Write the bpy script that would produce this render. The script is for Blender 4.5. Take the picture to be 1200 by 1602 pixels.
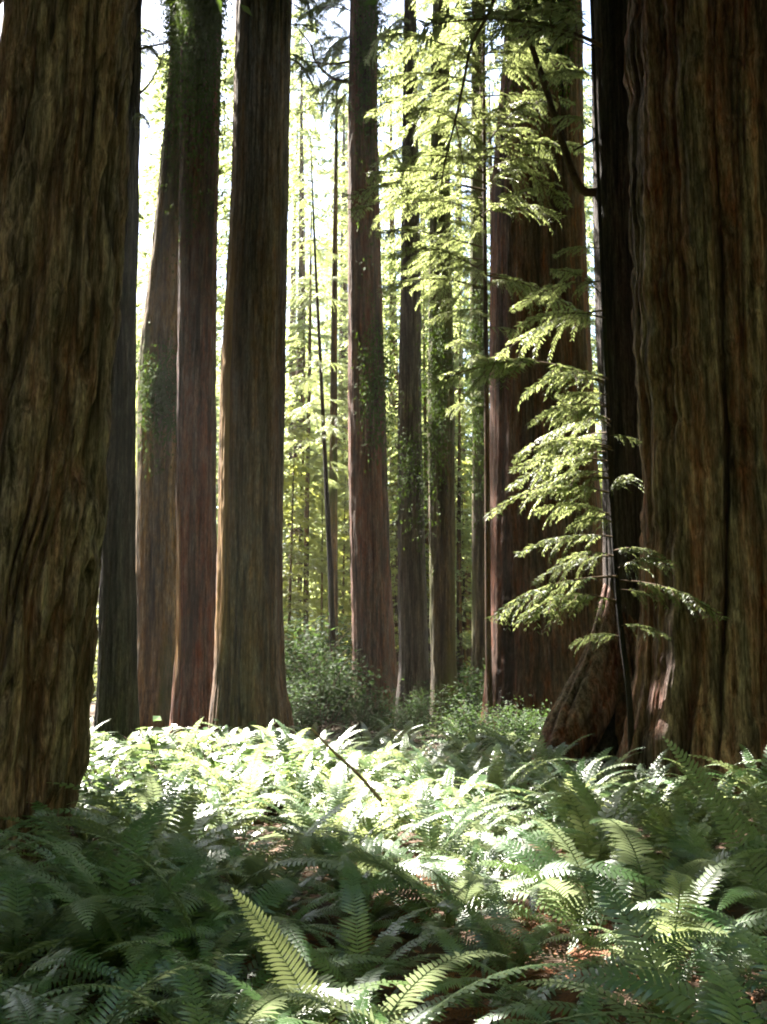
import bpy, math, random
import numpy as np
from mathutils import Vector, Matrix

for o in list(bpy.data.objects):
    bpy.data.objects.remove(o)
SC = bpy.context.scene
COL = SC.collection
R = math.radians

# ------------------------------------------------------------------ camera
CAM_Z = 1.6
PITCH = math.atan(259 / 1600.0)
cam = bpy.data.cameras.new('camera')
cam.sensor_fit = 'VERTICAL'
cam.sensor_height = 24.0
cam.lens = 24.0 * 1600.0 / 1602.0
cam.clip_start = 0.1
cam.clip_end = 2000
cam_o = bpy.data.objects.new('camera', cam)
COL.objects.link(cam_o)
cam_o.location = (0, 0, CAM_Z)
cam_o.rotation_euler = (math.pi / 2 + PITCH, 0, 0)
SC.camera = cam_o

# ------------------------------------------------------------------ sky and sun
SUN_AZ, SUN_EL = -39.5, 50.0
w = bpy.data.worlds.new('World')
SC.world = w
w.use_nodes = True
nt = w.node_tree
sky = nt.nodes.new('ShaderNodeTexSky')
sky.sky_type = 'NISHITA'
sky.sun_disc = False
sky.sun_elevation = R(SUN_EL)
sky.sun_rotation = R(SUN_AZ)
sky.dust_density = 1.5
bg = nt.nodes['Background']
bg.inputs['Strength'].default_value = 0.05
nt.links.new(sky.outputs['Color'], bg.inputs['Color'])

SUN = Vector((math.sin(R(SUN_AZ)) * math.cos(R(SUN_EL)), math.cos(R(SUN_AZ)) * math.cos(R(SUN_EL)), math.sin(R(SUN_EL))))
sl = bpy.data.lights.new('sun', 'SUN')
sl.energy = 5.0
sl.angle = R(0.5)
sl.color = (1.0, 0.94, 0.84)
so = bpy.data.objects.new('sun', sl)
COL.objects.link(so)
so.rotation_euler = SUN.to_track_quat('Z', 'Y').to_euler()
so.location = SUN * 80

SC.view_settings.view_transform = 'Standard'
SC.view_settings.look = 'None'
SC.view_settings.exposure = 3.75
SC.view_settings.gamma = 1.0
try:
    SC.cycles.max_bounces = 6
    SC.cycles.volume_bounces = 1
    SC.cycles.volume_step_rate = 4
    SC.cycles.diffuse_bounces = 3
    SC.cycles.glossy_bounces = 2
    SC.cycles.transmission_bounces = 4
    SC.cycles.caustics_reflective = False
    SC.cycles.caustics_refractive = False
    SC.cycles.sample_clamp_indirect = 4.0
    SC.cycles.filter_width = 2.0
    SC.cycles.use_denoising = True
except Exception:
    pass

# ------------------------------------------------------------------ helpers
rng = np.random.default_rng(7)
rnd = random.Random(7)


def P(px, py, Y):
    """point at forward distance Y seen at photo pixel (px, py) of 1200 x 1602"""
    u = (px - 600) / 1600.0
    v = (801 - py) / 1600.0
    dy = math.cos(PITCH) - v * math.sin(PITCH)
    dz = math.sin(PITCH) + v * math.cos(PITCH)
    t = Y / dy
    return Vector((u * t, Y, CAM_Z + dz * t))


def vnoise(u, v, seed, pu=256):
    r = np.random.default_rng(seed)
    tab = r.random((pu, 256))
    iu = np.floor(u).astype(int)
    iv = np.floor(v).astype(int)
    fu = u - iu
    fv = v - iv
    fu = fu * fu * (3 - 2 * fu)
    fv = fv * fv * (3 - 2 * fv)
    a = tab[iu % pu, iv % 256]
    b = tab[(iu + 1) % pu, iv % 256]
    c = tab[iu % pu, (iv + 1) % 256]
    d = tab[(iu + 1) % pu, (iv + 1) % 256]
    return (a * (1 - fu) + b * fu) * (1 - fv) + (c * (1 - fu) + d * fu) * fv


def mesh_obj(name, verts, faces, mat=None, parent=None, smooth=True, attr=None, mats=None, mat_idx=None):
    """faces: list of index arrays (n x 3 or n x 4)"""
    me = bpy.data.meshes.new(name)
    verts = np.asarray(verts, dtype=np.float32)
    fl = [np.asarray(f, dtype=np.int32) for f in faces if len(f)]
    me.vertices.add(len(verts))
    me.vertices.foreach_set('co', verts.ravel())
    tot = sum(f.size for f in fl)
    npoly = sum(len(f) for f in fl)
    me.loops.add(tot)
    me.loops.foreach_set('vertex_index', np.concatenate([f.ravel() for f in fl]))
    me.polygons.add(npoly)
    starts = []
    s = 0
    for f in fl:
        k = f.shape[1]
        starts.append(np.arange(len(f)) * k + s)
        s += f.size
    me.polygons.foreach_set('loop_start', np.concatenate(starts).astype(np.int32))
    me.polygons.foreach_set('use_smooth', np.full(npoly, smooth))
    if mats:
        for m in mats:
            me.materials.append(m)
        if mat_idx is not None:
            me.polygons.foreach_set('material_index', np.asarray(mat_idx, dtype=np.int32))
    elif mat:
        me.materials.append(mat)
    if attr is not None:
        a = me.attributes.new('ridge', 'FLOAT', 'POINT')
        a.data.foreach_set('value', np.asarray(attr, dtype=np.float32))
    me.update(calc_edges=True)
    o = bpy.data.objects.new(name, me)
    COL.objects.link(o)
    if parent:
        o.parent = parent
    return o


def empty(name, loc=(0, 0, 0), rz=0.0):
    o = bpy.data.objects.new(name, None)
    o.empty_display_size = 0.2
    o.location = loc
    o.rotation_euler = (0, 0, rz)
    COL.objects.link(o)
    return o


def tag(o, label, cat, group=None):
    o['label'] = label
    o['category'] = cat
    if group:
        o['group'] = group


def unit(a):
    return a / (np.linalg.norm(a, axis=-1, keepdims=True) + 1e-9)


class Geo:
    """collects vertices, triangles and quads"""

    def __init__(self):
        self.v = []
        self.q = []
        self.t = []
        self.n = 0

    def add(self, verts, quads=None, tris=None):
        verts = np.asarray(verts, dtype=np.float32).reshape(-1, 3)
        if quads is not None and len(quads):
            self.q.append(np.asarray(quads, dtype=np.int32) + self.n)
        if tris is not None and len(tris):
            self.t.append(np.asarray(tris, dtype=np.int32) + self.n)
        self.v.append(verts)
        self.n += len(verts)

    def faces(self):
        f = []
        if self.q:
            f.append(np.concatenate(self.q))
        if self.t:
            f.append(np.concatenate(self.t))
        return f

    def build(self, name, mat, parent=None, smooth=True):
        return mesh_obj(name, np.concatenate(self.v), self.faces(), mat, parent, smooth)

    def mesh(self, name, mat, smooth=True):
        o = self.build(name, mat, None, smooth)
        me = o.data
        bpy.data.objects.remove(o)
        return me


def tube(geo, pts, radii, n=6, cap=True):
    pts = np.asarray([tuple(p) for p in pts], dtype=float)
    m = len(pts)
    tan = np.gradient(pts, axis=0)
    tan /= np.linalg.norm(tan, axis=1)[:, None] + 1e-9
    ref = np.array([0.13, 0.31, 0.94])
    rings = []
    for i in range(m):
        a = np.cross(tan[i], ref)
        if np.linalg.norm(a) < 0.1:
            a = np.cross(tan[i], [1, 0, 0])
        a /= np.linalg.norm(a)
        b = np.cross(tan[i], a)
        th = np.linspace(0, 2 * np.pi, n, endpoint=False)
        rings.append(pts[i] + radii[i] * (np.cos(th)[:, None] * a + np.sin(th)[:, None] * b))
    quads = []
    for i in range(m - 1):
        for k in range(n):
            k2 = (k + 1) % n
            quads.append((i * n + k, i * n + k2, (i + 1) * n + k2, (i + 1) * n + k))
    tris = []
    v = np.concatenate(rings)
    if cap:
        v = np.concatenate([v, pts[-1:]])
        for k in range(n):
            tris.append(((m - 1) * n + k, (m - 1) * n + (k + 1) % n, m * n))
    geo.add(v, quads, tris)


def smooth_path(ctrl, n):
    c = np.asarray([tuple(p) for p in ctrl], dtype=float)
    t = np.linspace(0, len(c) - 1, n)
    out = []
    for x in t:
        i = min(int(x), len(c) - 2)
        f = x - i
        p0 = c[max(i - 1, 0)]
        p1 = c[i]
        p2 = c[i + 1]
        p3 = c[min(i + 2, len(c) - 1)]
        out.append(0.5 * ((2 * p1) + (-p0 + p2) * f + (2 * p0 - 5 * p1 + 4 * p2 - p3) * f * f + (-p0 + 3 * p1 - 3 * p2 + p3) * f ** 3))
    return np.array(out)


# ------------------------------------------------------------------ materials
def new_mat(name):
    m = bpy.data.materials.new(name)
    m.use_nodes = True
    nt = m.node_tree
    for n in list(nt.nodes):
        nt.nodes.remove(n)
    out = nt.nodes.new('ShaderNodeOutputMaterial')
    return m, nt, out


def N(nt, typ, **kw):
    n = nt.nodes.new(typ)
    for k, v in kw.items():
        setattr(n, k, v)
    return n


def noise_node(nt, vec, scale, detail=4, rough=0.6):
    n = N(nt, 'ShaderNodeTexNoise')
    n.inputs['Scale'].default_value = scale
    n.inputs['Detail'].default_value = detail
    n.inputs['Roughness'].default_value = rough
    nt.links.new(vec, n.inputs['Vector'])
    return n.outputs['Fac']


def maprange(nt, x, a, b, c=0.0, d=1.0):
    n = N(nt, 'ShaderNodeMapRange')
    nt.links.new(x, n.inputs[0])
    for i, val in enumerate((a, b, c, d)):
        n.inputs[i + 1].default_value = val
    return n.outputs[0]


def mixcol(nt, fac, a, b, blend='MIX'):
    n = N(nt, 'ShaderNodeMix', data_type='RGBA', blend_type=blend)
    if isinstance(fac, (int, float)):
        n.inputs[0].default_value = fac
    else:
        nt.links.new(fac, n.inputs[0])
    for i, x in ((6, a), (7, b)):
        if isinstance(x, (tuple, list)):
            n.inputs[i].default_value = (*x[:3], 1)
        else:
            nt.links.new(x, n.inputs[i])
    return n.outputs[2]


def mathn(nt, op, a, b):
    n = N(nt, 'ShaderNodeMath', operation=op)
    for i, x in enumerate((a, b)):
        if isinstance(x, (int, float)):
            n.inputs[i].default_value = x
        else:
            nt.links.new(x, n.inputs[i])
    return n.outputs[0]


def bark_mat(name, furrow, ridge, warm, moss=0.0, mosscol=(0.05, 0.075, 0.015), streak=22.0, warm_amt=0.5, bump=0.9):
    m, nt, out = new_mat(name)
    tc = N(nt, 'ShaderNodeTexCoord')
    mp = N(nt, 'ShaderNodeMapping')
    mp.inputs['Scale'].default_value = (1, 1, 0.055)
    nt.links.new(tc.outputs['Object'], mp.inputs['Vector'])
    st = mp.outputs['Vector']
    mp2 = N(nt, 'ShaderNodeMapping')
    mp2.inputs['Scale'].default_value = (1, 1, 0.22)
    nt.links.new(tc.outputs['Object'], mp2.inputs['Vector'])
    fine = noise_node(nt, st, streak, 6, 0.65)
    mp3 = N(nt, 'ShaderNodeMapping')
    mp3.inputs['Scale'].default_value = (1, 1, 0.13)
    mp3.inputs['Rotation'].default_value = (0, 0.035, 0)
    nt.links.new(tc.outputs['Object'], mp3.inputs['Vector'])
    fibre = noise_node(nt, mp3.outputs['Vector'], streak * 3.2, 5, 0.75)
    fleck = noise_node(nt, mp2.outputs['Vector'], 7.0, 4, 0.7)
    mid = noise_node(nt, st, streak * 0.22, 4, 0.6)
    patch = noise_node(nt, mp2.outputs['Vector'], 0.9, 3, 0.5)
    at = N(nt, 'ShaderNodeAttribute', attribute_name='ridge')
    f = mathn(nt, 'MULTIPLY', at.outputs['Fac'], maprange(nt, fine, 0.3, 0.65, 0.2, 1.3))
    f = maprange(nt, f, 0.1, 0.8)
    base = mixcol(nt, f, furrow, ridge)
    wfac = mathn(nt, 'MULTIPLY', maprange(nt, mid, 0.42, 0.62), warm_amt)
    base = mixcol(nt, wfac, base, warm)
    hv = N(nt, 'ShaderNodeHueSaturation')
    nt.links.new(mathn(nt, 'MULTIPLY', maprange(nt, fine, 0.28, 0.72, 0.4, 1.6), maprange(nt, mid, 0.3, 0.7, 0.6, 1.4)), hv.inputs['Value'])
    nt.links.new(base, hv.inputs['Color'])
    base = hv.outputs['Color']
    hv2 = N(nt, 'ShaderNodeHueSaturation')
    nt.links.new(maprange(nt, fibre, 0.34, 0.66, 0.35, 1.65), hv2.inputs['Value'])
    nt.links.new(maprange(nt, fleck, 0.3, 0.7, 0.55, 1.2), hv2.inputs['Saturation'])
    nt.links.new(base, hv2.inputs['Color'])
    base = hv2.outputs['Color']
    ab = N(nt, 'ShaderNodeAttribute', attribute_name='tan_strip')
    base = mixcol(nt, mathn(nt, 'MULTIPLY', ab.outputs['Fac'], maprange(nt, fine, .3, .6, .45, 1.0)), base, (0.34, 0.2, 0.08))
    am = N(nt, 'ShaderNodeAttribute', attribute_name='mossy')
    base = mixcol(nt, mathn(nt, 'MULTIPLY', am.outputs['Fac'], maprange(nt, fleck, .3, .55, .3, 1.0)), base, (0.05, 0.085, 0.014))
    if moss > 0:
        mf = mathn(nt, 'MULTIPLY', maprange(nt, patch, 0.62 - 0.35 * moss, 0.78 - 0.35 * moss), maprange(nt, mid, 0.3, 0.6, 0.3, 1.0))
        base = mixcol(nt, mf, base, mosscol)
    b = N(nt, 'ShaderNodeBump')
    b.inputs['Strength'].default_value = bump
    b.inputs['Distance'].default_value = 0.05
    nt.links.new(mathn(nt, 'ADD', fine, mathn(nt, 'MULTIPLY', fibre, 0.6)), b.inputs['Height'])
    p = N(nt, 'ShaderNodeBsdfPrincipled')
    nt.links.new(base, p.inputs['Base Color'])
    p.inputs['Roughness'].default_value = 0.9
    p.inputs['Specular IOR Level'].default_value = 0.15
    nt.links.new(b.outputs['Normal'], p.inputs['Normal'])
    nt.links.new(p.outputs['BSDF'], out.inputs['Surface'])
    return m


def leaf_mat(name, c1, c2, trans, rough=0.45, spec=0.5, tfac=0.4, scale=1.3):
    m, nt, out = new_mat(name)
    tc = N(nt, 'ShaderNodeTexCoord')
    oi = N(nt, 'ShaderNodeObjectInfo')
    add = N(nt, 'ShaderNodeVectorMath', operation='ADD')
    nt.links.new(tc.outputs['Object'], add.inputs[0])
    sc = N(nt, 'ShaderNodeVectorMath', operation='SCALE')
    nt.links.new(oi.outputs['Location'], sc.inputs[0])
    sc.inputs['Scale'].default_value = 1.37
    nt.links.new(sc.outputs['Vector'], add.inputs[1])
    n = noise_node(nt, add.outputs['Vector'], scale, 4, 0.7)
    f = mathn(nt, 'ADD', mathn(nt, 'MULTIPLY', maprange(nt, n, 0.3, 0.7), 0.65), mathn(nt, 'MULTIPLY', oi.outputs['Random'], 0.35))
    col = mixcol(nt, f, c1, c2)
    p = N(nt, 'ShaderNodeBsdfPrincipled')
    nt.links.new(col, p.inputs['Base Color'])
    p.inputs['Roughness'].default_value = rough
    p.inputs['Specular IOR Level'].default_value = spec
    if spec >= 0.9:                # waxy cuticle of fern fronds
        p.inputs['Coat Weight'].default_value = 0.5
        p.inputs['Coat Roughness'].default_value = 0.38
    t = N(nt, 'ShaderNodeBsdfTranslucent')
    tcv = mixcol(nt, f, tuple(x * 0.7 for x in trans), trans)
    nt.links.new(tcv, t.inputs['Color'])
    mx = N(nt, 'ShaderNodeMixShader')
    mx.inputs[0].default_value = tfac
    nt.links.new(p.outputs['BSDF'], mx.inputs[1])
    nt.links.new(t.outputs['BSDF'], mx.inputs[2])
    nt.links.new(mx.outputs['Shader'], out.inputs['Surface'])
    return m


def plain_mat(name, c1, c2, scale=6.0, rough=0.9):
    m, nt, out = new_mat(name)
    tc = N(nt, 'ShaderNodeTexCoord')
    n = noise_node(nt, tc.outputs['Object'], scale, 6, 0.65)
    n2 = noise_node(nt, tc.outputs['Object'], scale * 9, 3, 0.6)
    col = mixcol(nt, maprange(nt, n, 0.3, 0.7), c1, c2)
    hv = N(nt, 'ShaderNodeHueSaturation')
    nt.links.new(maprange(nt, n2, 0.25, 0.75, 0.55, 1.45), hv.inputs['Value'])
    nt.links.new(col, hv.inputs['Color'])
    b = N(nt, 'ShaderNodeBump')
    b.inputs['Strength'].default_value = 0.6
    b.inputs['Distance'].default_value = 0.02
    nt.links.new(n2, b.inputs['Height'])
    p = N(nt, 'ShaderNodeBsdfPrincipled')
    nt.links.new(hv.outputs['Color'], p.inputs['Base Color'])
    nt.links.new(b.outputs['Normal'], p.inputs['Normal'])
    p.inputs['Roughness'].default_value = rough
    p.inputs['Specular IOR Level'].default_value = 0.2
    nt.links.new(p.outputs['BSDF'], out.inputs['Surface'])
    return m


M = {}
M['bark_grey'] = bark_mat('bark_grey_brown', (0.02, 0.01, 0.008), (0.21, 0.145, 0.135), (0.16, 0.066, 0.046), 0.0, warm_amt=0.5, streak=18)
M['bark_red'] = bark_mat('bark_red', (0.026, 0.011, 0.007), (0.125, 0.064, 0.042), (0.13, 0.042, 0.022), 0.0, warm_amt=0.7, streak=16)
M['bark_tan'] = bark_mat('bark_tan', (0.038, 0.018, 0.009), (0.16, 0.105, 0.055), (0.23, 0.125, 0.042), 0.25, warm_amt=0.6, streak=12)
M['bark_olive'] = bark_mat('bark_olive', (0.028, 0.011, 0.008), (0.23, 0.16, 0.135), (0.22, 0.072, 0.045), 0.0, (0.12, 0.1, 0.055), warm_amt=0.55, streak=14)
M['bark_moss'] = bark_mat('bark_mossy', (0.03, 0.02, 0.01), (0.09, 0.07, 0.04), (0.08, 0.05, 0.02), 0.55, (0.075, 0.085, 0.02), warm_amt=0.4, streak=14)
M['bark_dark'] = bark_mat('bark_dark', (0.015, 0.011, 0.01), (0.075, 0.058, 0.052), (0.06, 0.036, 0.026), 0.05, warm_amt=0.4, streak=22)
M['bark_pale'] = bark_mat('bark_grey_tan', (0.036, 0.018, 0.011), (0.16, 0.112, 0.08), (0.18, 0.088, 0.042), 0.0, warm_amt=0.5, streak=16)
M['twig'] = plain_mat('twig_bark', (0.05, 0.032, 0.02), (0.1, 0.065, 0.04), 8)
M['deadwood'] = plain_mat('dead_wood', (0.2, 0.13, 0.075), (0.32, 0.23, 0.14), 5)
M['soil'] = plain_mat('forest_soil', (0.03, 0.018, 0.011), (0.065, 0.036, 0.022), 2.2)
M['litter'] = leaf_mat('leaf_litter', (0.09, 0.035, 0.018), (0.24, 0.11, 0.055), (0.15, 0.06, 0.025), 0.8, 0.2, 0.1)
M['fern'] = leaf_mat('fern_green', (0.024, 0.075, 0.016), (0.058, 0.135, 0.026), (0.3, 0.36, 0.18), 0.45, 0.9, 0.36)
M['fern_young'] = leaf_mat('fern_yellow_green', (0.06, 0.12, 0.02), (0.1, 0.17, 0.03), (0.36, 0.42, 0.17), 0.45, 1.0, 0.42)
M['fern_dead'] = leaf_mat('fern_rust', (0.1, 0.038, 0.018), (0.2, 0.085, 0.042), (0.14, 0.055, 0.025), 0.8, 0.2, 0.25)
M['shrub'] = leaf_mat('shrub_leaf', (0.016, 0.035, 0.012), (0.035, 0.065, 0.02), (0.07, 0.12, 0.03), 0.7, 0.15, 0.35)
M['herb'] = leaf_mat('herb_leaf', (0.06, 0.12, 0.03), (0.1, 0.17, 0.05), (0.28, 0.4, 0.12), 0.4, 1.0, 0.4)
M['hemlock'] = leaf_mat('hemlock_needles', (0.05, 0.1, 0.025), (0.12, 0.15, 0.05), (0.32, 0.37, 0.13), 0.45, 0.6, 0.48, 0.7)
M['redwood_leaf'] = leaf_mat('redwood_needles', (0.035, 0.07, 0.02), (0.06, 0.11, 0.025), (0.12, 0.2, 0.03), 0.55, 0.25, 0.35, 0.5)
M['sprout'] = leaf_mat('trunk_shoot_leaf', (0.03, 0.055, 0.012), (0.055, 0.09, 0.018), (0.1, 0.16, 0.02), 0.8, 0.1, 0.25, 2.0)
M['far_leaf'] = leaf_mat('sunlit_forest_needles', (0.05, 0.09, 0.03), (0.09, 0.13, 0.035), (0.46, 0.52, 0.2), 0.55, 0.35, 0.55, 0.15)
M['far_leaf_yellow'] = leaf_mat('sunlit_broad_leaves', (0.08, 0.11, 0.025), (0.12, 0.15, 0.03), (0.5, 0.52, 0.12), 0.55, 0.35, 0.5, 0.15)


# ------------------------------------------------------------------ ground
def ground_z(x, y):
    x = np.asarray(x, dtype=float)
    y = np.asarray(y, dtype=float)
    return (vnoise(x * 0.35 + 40, y * 0.35 + 40, 11) - 0.5) * 0.22 + (vnoise(x * 1.3 + 90, y * 1.3 + 90, 12) - 0.5) * 0.07


def build_ground():
    ax = np.concatenate([[-380, -250, -150, -100, -60, -40], np.linspace(-26, 26, 190), [40, 60, 100, 150, 250, 380]])
    ay = np.concatenate([[-380, -250, -150, -60, -25, -8], np.linspace(-2, 42, 170), [48, 56, 70, 90, 120, 200, 280, 380]])
    gx, gy = np.meshgrid(ax, ay)
    gz = ground_z(gx, gy)
    gz = np.where((np.abs(gx) > 30) | (gy > 46) | (gy < -6), 0, gz)
    v = np.stack([gx, gy, gz], -1).reshape(-1, 3)
    nx, ny = len(ax), len(ay)
    i, j = np.meshgrid(np.arange(nx - 1), np.arange(ny - 1))
    a = (j * nx + i).ravel()
    q = np.stack([a, a + 1, a + nx + 1, a + nx], -1)
    g = mesh_obj('forest_floor', v, [q], M['soil'])
    g['kind'] = 'structure'


build_ground()


# ------------------------------------------------------------------ trunks of the big trees
def trunk_from_edges(edges, Y, y_base_z=0.0):
    """edges: (py, left px, right px) rows measured on the trunk, top first -> z, cx, r arrays, bottom first"""
    rows = []
    for py, l, r in edges:
        a = P(l, py, Y)
        b = P(r, py, Y)
        rows.append((a.z, (a.x + b.x) / 2, (b.x - a.x) / 2))
    rows.sort()
    return np.array(rows)


TREES = []


def big_tree(edges, Y, mat, label, z_top=46.0, nt_=180, nz=200, seed=1, amp=0.05, nridge=40, flute=0.04, flare=0.5,
             warp=1.2, twist=0.0, vfreq=0.3, scar=None, tan_strip=None, mossz=None, group='tall redwoods standing nearest the camera'):
    rows = trunk_from_edges(edges, Y)
    z0, c0, r0 = rows[0]
    zt, ct, rt = rows[-1]
    # lean above the frame continues gently; radius tapers to the top
    k = max(1, len(rows) // 2)
    slope = (rows[-1, 1] - rows[-k - 1, 1]) / max(0.5, rows[-1, 0] - rows[-k - 1, 0])
    ctrl_z = [-0.4] + ([0.0] if z0 > 0.5 else []) + list(rows[:, 0]) + [z_top]
    lean0 = (rows[1, 1] - rows[0, 1]) / max(0.5, rows[1, 0] - rows[0, 0])
    cb = c0 - lean0 * max(0, z0) * 0.6
    ctrl_c = [cb] + ([cb] if z0 > 0.5 else []) + list(rows[:, 1]) + [ct + slope * (z_top - zt) * 0.6]
    ctrl_r = [r0 * 1.03] + ([r0 * 1.02] if z0 > 0.5 else []) + list(rows[:, 2]) + [max(0.08, rt * 0.3)]
    base = Vector((cb, Y, 0))
    zs = np.concatenate([np.linspace(-0.4, zt + 1.0, nz), np.linspace(zt + 1.6, z_top, 24)])
    cx = np.interp(zs, ctrl_z, ctrl_c)
    rr = np.interp(zs, ctrl_z, ctrl_r)
    ker = np.ones(9) / 9
    pad = lambda a: np.convolve(np.concatenate([[a[0]] * 4, a, [a[-1]] * 4]), ker, 'valid')
    cx = pad(cx)
    rr = pad(rr)
    th = np.linspace(0, 2 * np.pi, nt_, endpoint=False)
    T, Z = np.meshgrid(th, zs)
    U = T / (2 * np.pi)
    Rm = np.repeat(rr[:, None], nt_, 1)
    # broad flutes
    fl = vnoise(U * 9, Z * 0.05 + 3, seed + 1, 9) - 0.5
    Rm = Rm * (1 + flute * 2 * fl)
    lob = vnoise(U * 7, Z * 0.1, seed + 2, 7)
    Rm = Rm * (1 + flare * np.exp(-np.maximum(Z, 0) / 1.3) * (0.15 + lob))
    # interlacing bark ridges
    wv = (vnoise(U * 14, Z * 0.45, seed + 3, 14) - 0.5) * warp + (vnoise(U * 40, Z * 1.3, seed + 8, 40) - 0.5) * warp * 0.3
    uu = U * nridge + wv + Z * twist
    n1 = np.abs(2 * vnoise(uu, Z * vfreq, seed + 4, nridge) - 1)
    h1 = np.clip((n1 - 0.06) / 0.34, 0, 1)
    h1 = h1 * h1 * (3 - 2 * h1) * (0.75 + 0.25 * n1)
    uu2 = U * nridge * 3 + wv * 2.5 + Z * twist * 3
    h2 = np.minimum(1, np.abs(2 * vnoise(uu2, Z * vfreq * 2.2, seed + 5, nridge * 3) - 1) * 2.2)
    h3 = vnoise(U * nridge * 6 + wv * 4, Z * 3, seed + 6, nridge * 6)
    strip = vnoise(uu * 0.5 + 7, Z * vfreq * .5, seed + 9, nridge)
    h = 0.5 * h1 + 0.2 * h2 + 0.1 * h3 + 0.2 * strip
    taper = np.clip(rr / rr.max(), 0.3, 1)[:, None]
    rag = (vnoise(U * 22, Z * 2.2, seed + 15, 22) - .5) * .5 + (vnoise(U * 50, Z * 6, seed + 16, 50) - .5) * .3
    Rm = Rm + amp * (h - 0.7 + rag) * taper
    if scar:                      # burnt hollow: (angle, half width, height, depth)
        dth = np.abs((T - scar[0] + np.pi) % (2 * np.pi) - np.pi)
        wz = scar[1] * np.clip(1 - Z / scar[2], 0, 1) ** .7 * (.75 + .5 * vnoise(Z * 2, Z * 0, seed + 12))
        mk = np.clip((wz - dth) / .08, 0, 1)
        Rm = Rm - scar[3] * mk * mk * (3 - 2 * mk)
        h = h * (1 - mk)
    X_ = cx[:, None] + Rm * np.cos(T)
    Y_ = Y + Rm * np.sin(T)
    v = np.stack([X_ - base.x, Y_ - base.y, Z], -1).reshape(-1, 3)
    m = len(zs)
    i, j = np.meshgrid(np.arange(nt_), np.arange(m - 1))
    a = (j * nt_ + i).ravel()
    b = (j * nt_ + (i + 1) % nt_).ravel()
    q = np.stack([a, b, b + nt_, a + nt_], -1)
    v = np.concatenate([v, [[cx[-1] - base.x, 0, z_top + 0.3]]])
    k = np.arange(nt_)
    t = np.stack([(m - 1) * nt_ + k, (m - 1) * nt_ + (k + 1) % nt_, np.full(nt_, m * nt_)], -1)
    root = empty('redwood_tree', base)
    tag(root, label, 'tree', group)
    tr = mesh_obj('trunk', v, [q, t], M[mat], root, True, np.concatenate([h.ravel(), [0.5]]))
    if mossz:                     # a sleeve of moss with a ragged hem
        mm = np.clip((Z + (vnoise(U * 26, Z * .5, seed + 17, 26) - .5) * 5 - mossz) / 2.0, 0, 1) * np.clip((vnoise(U * 12, Z * .8, seed + 18, 12) - .2) * 3, 0, 1)
        a_ = tr.data.attributes.new('mossy', 'FLOAT', 'POINT')
        a_.data.foreach_set('value', np.concatenate([mm.ravel(), [0]]).astype(np.float32))
    if tan_strip:                      # a tan strip along one side of the trunk, between two heights
        dth = np.abs((T - tan_strip[0] + np.pi) % (2 * np.pi) - np.pi) + (vnoise(U * 60, Z * .5, seed + 14, 60) - .5) * .25
        mk = np.clip((tan_strip[1] - dth) / .1, 0, 1) * np.clip((Z - tan_strip[2]) / 1.2, 0, 1) * np.clip((tan_strip[3] - Z) / 2.5, 0, 1)
        a_ = tr.data.attributes.new('tan_strip', 'FLOAT', 'POINT')
        a_.data.foreach_set('value', np.concatenate([mk.ravel(), [0]]).astype(np.float32))
    info = dict(root=root, base=base, Y=Y, zs=zs, cx=cx, rr=rr, z_top=z_top)
    TREES.append(info)
    return info


T1 = big_tree([(0, 10, 208), (300, -25, 192), (550, -50, 175), (800, -76, 160), (1000, -104, 142), (1150, -132, 124), (1300, -165, 100)],
              9.5, 'bark_grey', 'massive grey brown redwood filling the left edge, braided bark', 44, 520, 700, 21, 0.17, 30, 0.05, 0.05, 3.0, -0.35, 0.75)
T1b = big_tree([(0, 165, 222), (300, 160, 217), (600, 158, 212), (900, 158, 212), (1150, 152, 216)],
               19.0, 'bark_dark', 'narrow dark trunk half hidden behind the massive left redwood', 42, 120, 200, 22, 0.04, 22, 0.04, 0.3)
T2 = big_tree([(0, 265, 330), (110, 263, 328), (270, 248, 318), (430, 231, 310), (560, 216, 296), (800, 214, 290), (1000, 213, 290), (1130, 212, 292)],
              27.0, 'bark_tan', 'olive tan redwood with a mossy green upper trunk, left of a darker twin', 46, 160, 240, 23, 0.06, 26, 0.1, 0.4, 1.0, 0, 0.15, mossz=P(300, 200, 27).z)
T2b = big_tree([(0, 285, 351), (230, 282, 346), (400, 279, 342), (560, 277, 340), (800, 275, 340), (1000, 276, 342), (1130, 270, 346)],
               25.0, 'bark_red', 'dark red brown redwood wedged between the mossy trunk and the grey trunk', 46, 160, 240, 24, 0.06, 26, 0.12, 0.3, 0.9, 0, 0.15, tan_strip=(3.55, .3, 1.0, 6.5), mossz=P(310, 190, 25).z)
T3 = big_tree([(0, 370, 455), (300, 362, 450), (600, 345, 445), (900, 340, 440), (1050, 336, 440), (1130, 330, 446)],
              22.0, 'bark_pale', 'straight grey redwood with a tan strip down its left side, left of the bright gap', 48, 300, 320, 25, 0.06, 36, 0.07, 0.35, 0.9, 0, 0.15, scar=(4.15, .28, 2.7, .35), tan_strip=(3.75, .36, 1.8, 12.0))
T5 = big_tree([(0, 548, 590), (200, 545, 590), (400, 545, 595), (700, 545, 605), (900, 548, 612), (1050, 553, 620), (1100, 556, 624)],
              34.0, 'bark_red', 'middle redwood, grey above and red brown below, right of the bright gap', 50, 140, 260, 26, 0.05, 26, 0.05, 0.3, 0.8, 0, 0.12)
T6 = big_tree([(0, 632, 652), (250, 629, 655), (450, 627, 660), (650, 622, 660), (900, 622, 668), (1050, 624, 672), (1110, 620, 676)],
              32.0, 'bark_dark', 'slim blackish trunk just right of the middle redwood', 46, 100, 220, 27, 0.04, 20, 0.05, 0.3)
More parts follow.
